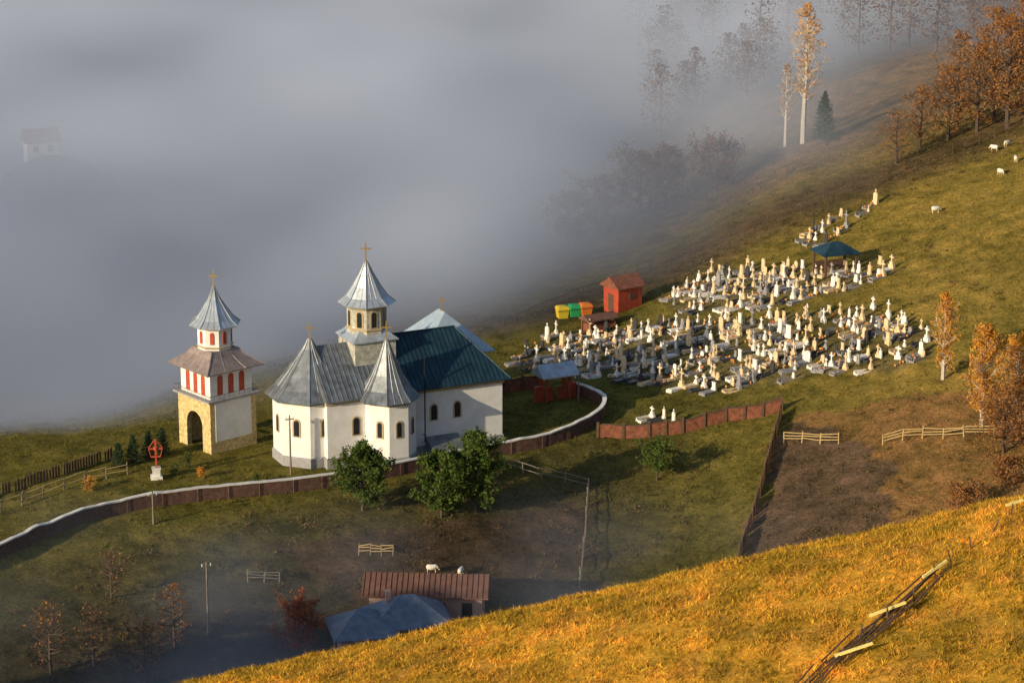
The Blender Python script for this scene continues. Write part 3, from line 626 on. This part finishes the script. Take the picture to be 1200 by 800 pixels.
# ------------------------------------------------------------ sheep
def sheep(p,rz,seed):
    x,y=p;g=root('sheep',(x,y,hz(x,y)),rz);g.scale=(.82,.82,.82);w=MB();prs=[(-.62,.78,.05),(-.58,.76,.2),(-.4,.74,.31),(-.1,.7,.34),(.2,.72,.32),(.42,.8,.24),(.55,.88,.16)]
    n=10;vs=[];fs=[]
    for cx,cz,r in prs:
        for i in range(n): a=2*math.pi*i/n;vs.append((cx,r*.85*math.cos(a),cz+r*math.sin(a)))
    for j in range(len(prs)-1):
        for i in range(n): fs.append((j*n+i,(j+1)*n+i,(j+1)*n+(i+1)%n,j*n+(i+1)%n))
    fs+=[tuple(range(n)),tuple((len(prs)-1)*n+i for i in range(n-1,-1,-1))];w.add(vs,fs)
    w.tube((.5,0,.85),(.68,0,.62),.15,.11,8);part('fleece',g,w,M_wool,True)
    w=MB();w.tube((.64,0,.66),(.86,0,.42),.11,.06,8);w.tube((.66,.08,.66),(.64,.2,.64),.035,.015,5);w.tube((.66,-.08,.66),(.64,-.2,.64),.035,.015,5)
    for sx,k in((-.42,1),(.36,-1)):
        for sy in(-.15,.15): w.tube((sx,sy,.6),(sx+.06*k*-1,sy,.32),.075,.045,6);w.tube((sx-.06*k,sy,.32),(sx,sy,-.02),.042,.032,6)
    part('head_and_legs',g,w,M_gc)
for k,p in enumerate(W['sheep']): sheep(p,k*1.3,k)

# ------------------------------------------------------------ foreground broken fence
fo=W['fore'];g=root('fallen_rail_fence');w=MB()
def Lz(p,dz): return (p[0],p[1],hz(*p)+dz)
a,b=fo[0],fo[1]
for k in range(8):
    o=(k-3.5)*.2
    for s0,s1 in((-.15,.2),(.15,.5),(.45,.75),(.7,1.05)):
        if random.random()<.2: continue
        s0+=random.uniform(-.05,.05);s1+=random.uniform(-.05,.05)
        p=(a[0]+(b[0]-a[0])*s0+o,a[1]+(b[1]-a[1])*s0);q=(a[0]+(b[0]-a[0])*s1+o+random.gauss(0,.25),a[1]+(b[1]-a[1])*s1)
        w.tube(Lz(p,random.uniform(.1,.4)),Lz(q,random.uniform(.15,.6)),.045,.04,5)
for s in(0,.2,.4,.6,.8,1):
    p=(a[0]+(b[0]-a[0])*s+random.gauss(0,.2),a[1]+(b[1]-a[1])*s);w.tube(Lz(p,-.2),Lz((p[0]+random.gauss(0,.3),p[1]),.8),.055,.045,5)
c_=fo[2]
for s in(.2,.45,.7,.95):
    p=(b[0]+(c_[0]-b[0])*s,b[1]+(c_[1]-b[1])*s);w.tube(Lz(p,-.2),Lz((p[0]+random.gauss(0,.2),p[1]),.6),.05,.04,5)
part('poles',g,w,M_brownwood)
w=MB()
for p,l,r in((fo[3],1.7,.05),(fo[4],1.7,.12),(b,1.4,.55),(fo[2],.9,.3)):
    C,S=math.cos(r)*l/2,math.sin(r)*l/2;p0=(p[0]-C,p[1]-S);p1=(p[0]+C,p[1]+S)
    w.tube(Lz(p0,.5),Lz(p1,.6),.085,.075,4)
part('split_planks',g,w,M_planky)

# ------------------------------------------------------------ fog
def fog(name,b,build,col,step,aniso):
    x0,x1,y0,y1,z0,z1=b
    w=MB();w.box(((x0+x1)/2,(y0+y1)/2,(z0+z1)/2),(x1-x0,y1-y0,z1-z0));me=bpy.data.meshes.new(name);me.from_pydata(w.v,[],w.f);o=link(bpy.data.objects.new(name,me))
    m=bpy.data.materials.new(name);m.use_nodes=True;nt=m.node_tree;nt.nodes.clear()
    out=nt.nodes.new('ShaderNodeOutputMaterial');v=nt.nodes.new('ShaderNodeVolumePrincipled')
    v.inputs['Color'].default_value=(*col,1);v.inputs['Anisotropy'].default_value=aniso;nt.links.new(v.outputs[0],out.inputs['Volume'])
    g=nt.nodes.new('ShaderNodeNewGeometry')
    def M(op,a,b=None,c=None):
        nn=nt.nodes.new('ShaderNodeMath');nn.operation=op
        for i,s in enumerate((a,b,c)):
            if s is None: continue
            if isinstance(s,(int,float)): nn.inputs[i].default_value=s
            else: nt.links.new(s,nn.inputs[i])
        return nn.outputs[0]
    def MR(v_,a,b,c=0,d=1):
        nn=nt.nodes.new('ShaderNodeMapRange');nn.interpolation_type='SMOOTHSTEP';nt.links.new(v_,nn.inputs[0])
        for i,s in enumerate((a,b,c,d)): nn.inputs[i+1].default_value=s
        return nn.outputs[0]
    def N(scale,det,vec=(1,1,1)):
        mp=nt.nodes.new('ShaderNodeMapping');mp.inputs['Scale'].default_value=vec;nt.links.new(g.outputs['Position'],mp.inputs[0])
        nn=nt.nodes.new('ShaderNodeTexNoise');nn.inputs['Scale'].default_value=scale;nn.inputs['Detail'].default_value=det;nt.links.new(mp.outputs[0],nn.inputs[0]);return nn.outputs[0]
    s=nt.nodes.new('ShaderNodeSeparateXYZ');nt.links.new(g.outputs['Position'],s.inputs[0])
    nt.links.new(build(s.outputs[0],s.outputs[1],s.outputs[2],M,MR,N),v.inputs['Density']);me.materials.append(m);m.cycles.volume_step_rate=step
def bA(x,y,z,M,MR,N):
    q=M('ADD',M('MULTIPLY',M('ADD',x,1),-.436),M('MULTIPLY',M('SUBTRACT',y,45),.9))
    q=M('ADD',q,MR(x,-28,-55,0,12));n=N(.026,1.5,(1,.7,2.2))
    q=M('ADD',q,M('MULTIPLY',M('SUBTRACT',n,.5),40))
    q=M('SUBTRACT',q,MR(x,-12,10,0,17))
    a=MR(q,-20,18)
    top=M('SUBTRACT',z,M('MULTIPLY',M('SUBTRACT',n,.5),22))
    top=M('SUBTRACT',top,M('MULTIPLY',MR(y,75,140),M('MULTIPLY',MR(x,0,45),12)))
    zt=MR(top,2,26,1,0);fx=M('MAXIMUM',MR(x,-22,22,1,.22),MR(y,112,170,0,.62))
    left=MR(x,-125,-85,0,1);var=MR(n,.3,.7,.5,1.3)
    return M('MULTIPLY',M('MULTIPLY',M('MULTIPLY',M('MULTIPLY',M('MULTIPLY',a,zt),fx),left),var),.046)
fog('valley_fog',(-125,130,10,330,-50,42),bA,(.66,.76,1),1.6,-.38)
def bB(x,y,z,M,MR,N):
    n=N(.05,1,(1,1,2));a=MR(n,.35,.7);b=MR(y,-28,-12,1,0);c=MR(x,5,34,1,0);e=MR(z,-4,5,1,0)
    return M('MULTIPLY',M('MULTIPLY',M('MULTIPLY',a,b),M('MULTIPLY',c,e)),.035)
fog('meadow_mist',(-75,36,-68,-10,-14,6),bB,(.7,.78,1),2.0,0)

# ------------------------------------------------------------ light, sky, camera
d=Vector((SUNAZ.x*math.cos(EL),SUNAZ.y*math.cos(EL),math.sin(EL)))
L=bpy.data.lights.new('sun','SUN');L.energy=5;L.angle=rad(.5);L.color=(1,.82,.55)
lo=link(bpy.data.objects.new('sun',L));lo.rotation_euler=d.to_track_quat('Z','Y').to_euler()
wd=bpy.data.worlds.new('World');SC.world=wd;wd.use_nodes=True
nt=wd.node_tree;sk=nt.nodes.new('ShaderNodeTexSky');sk.sky_type='NISHITA';sk.sun_disc=False;sk.sun_elevation=EL;sk.sun_rotation=math.atan2(d.x,d.y)
nt.links.new(sk.outputs[0],nt.nodes['Background'].inputs[0]);nt.nodes['Background'].inputs[1].default_value=.14
c=bpy.data.cameras.new('camera');co=link(bpy.data.objects.new('camera',c))
co.location=(0,-260,86);co.rotation_euler=(rad(74),0,0);c.lens=97.6;c.clip_end=6000
SC.camera=co;SC.view_settings.view_transform='Standard'
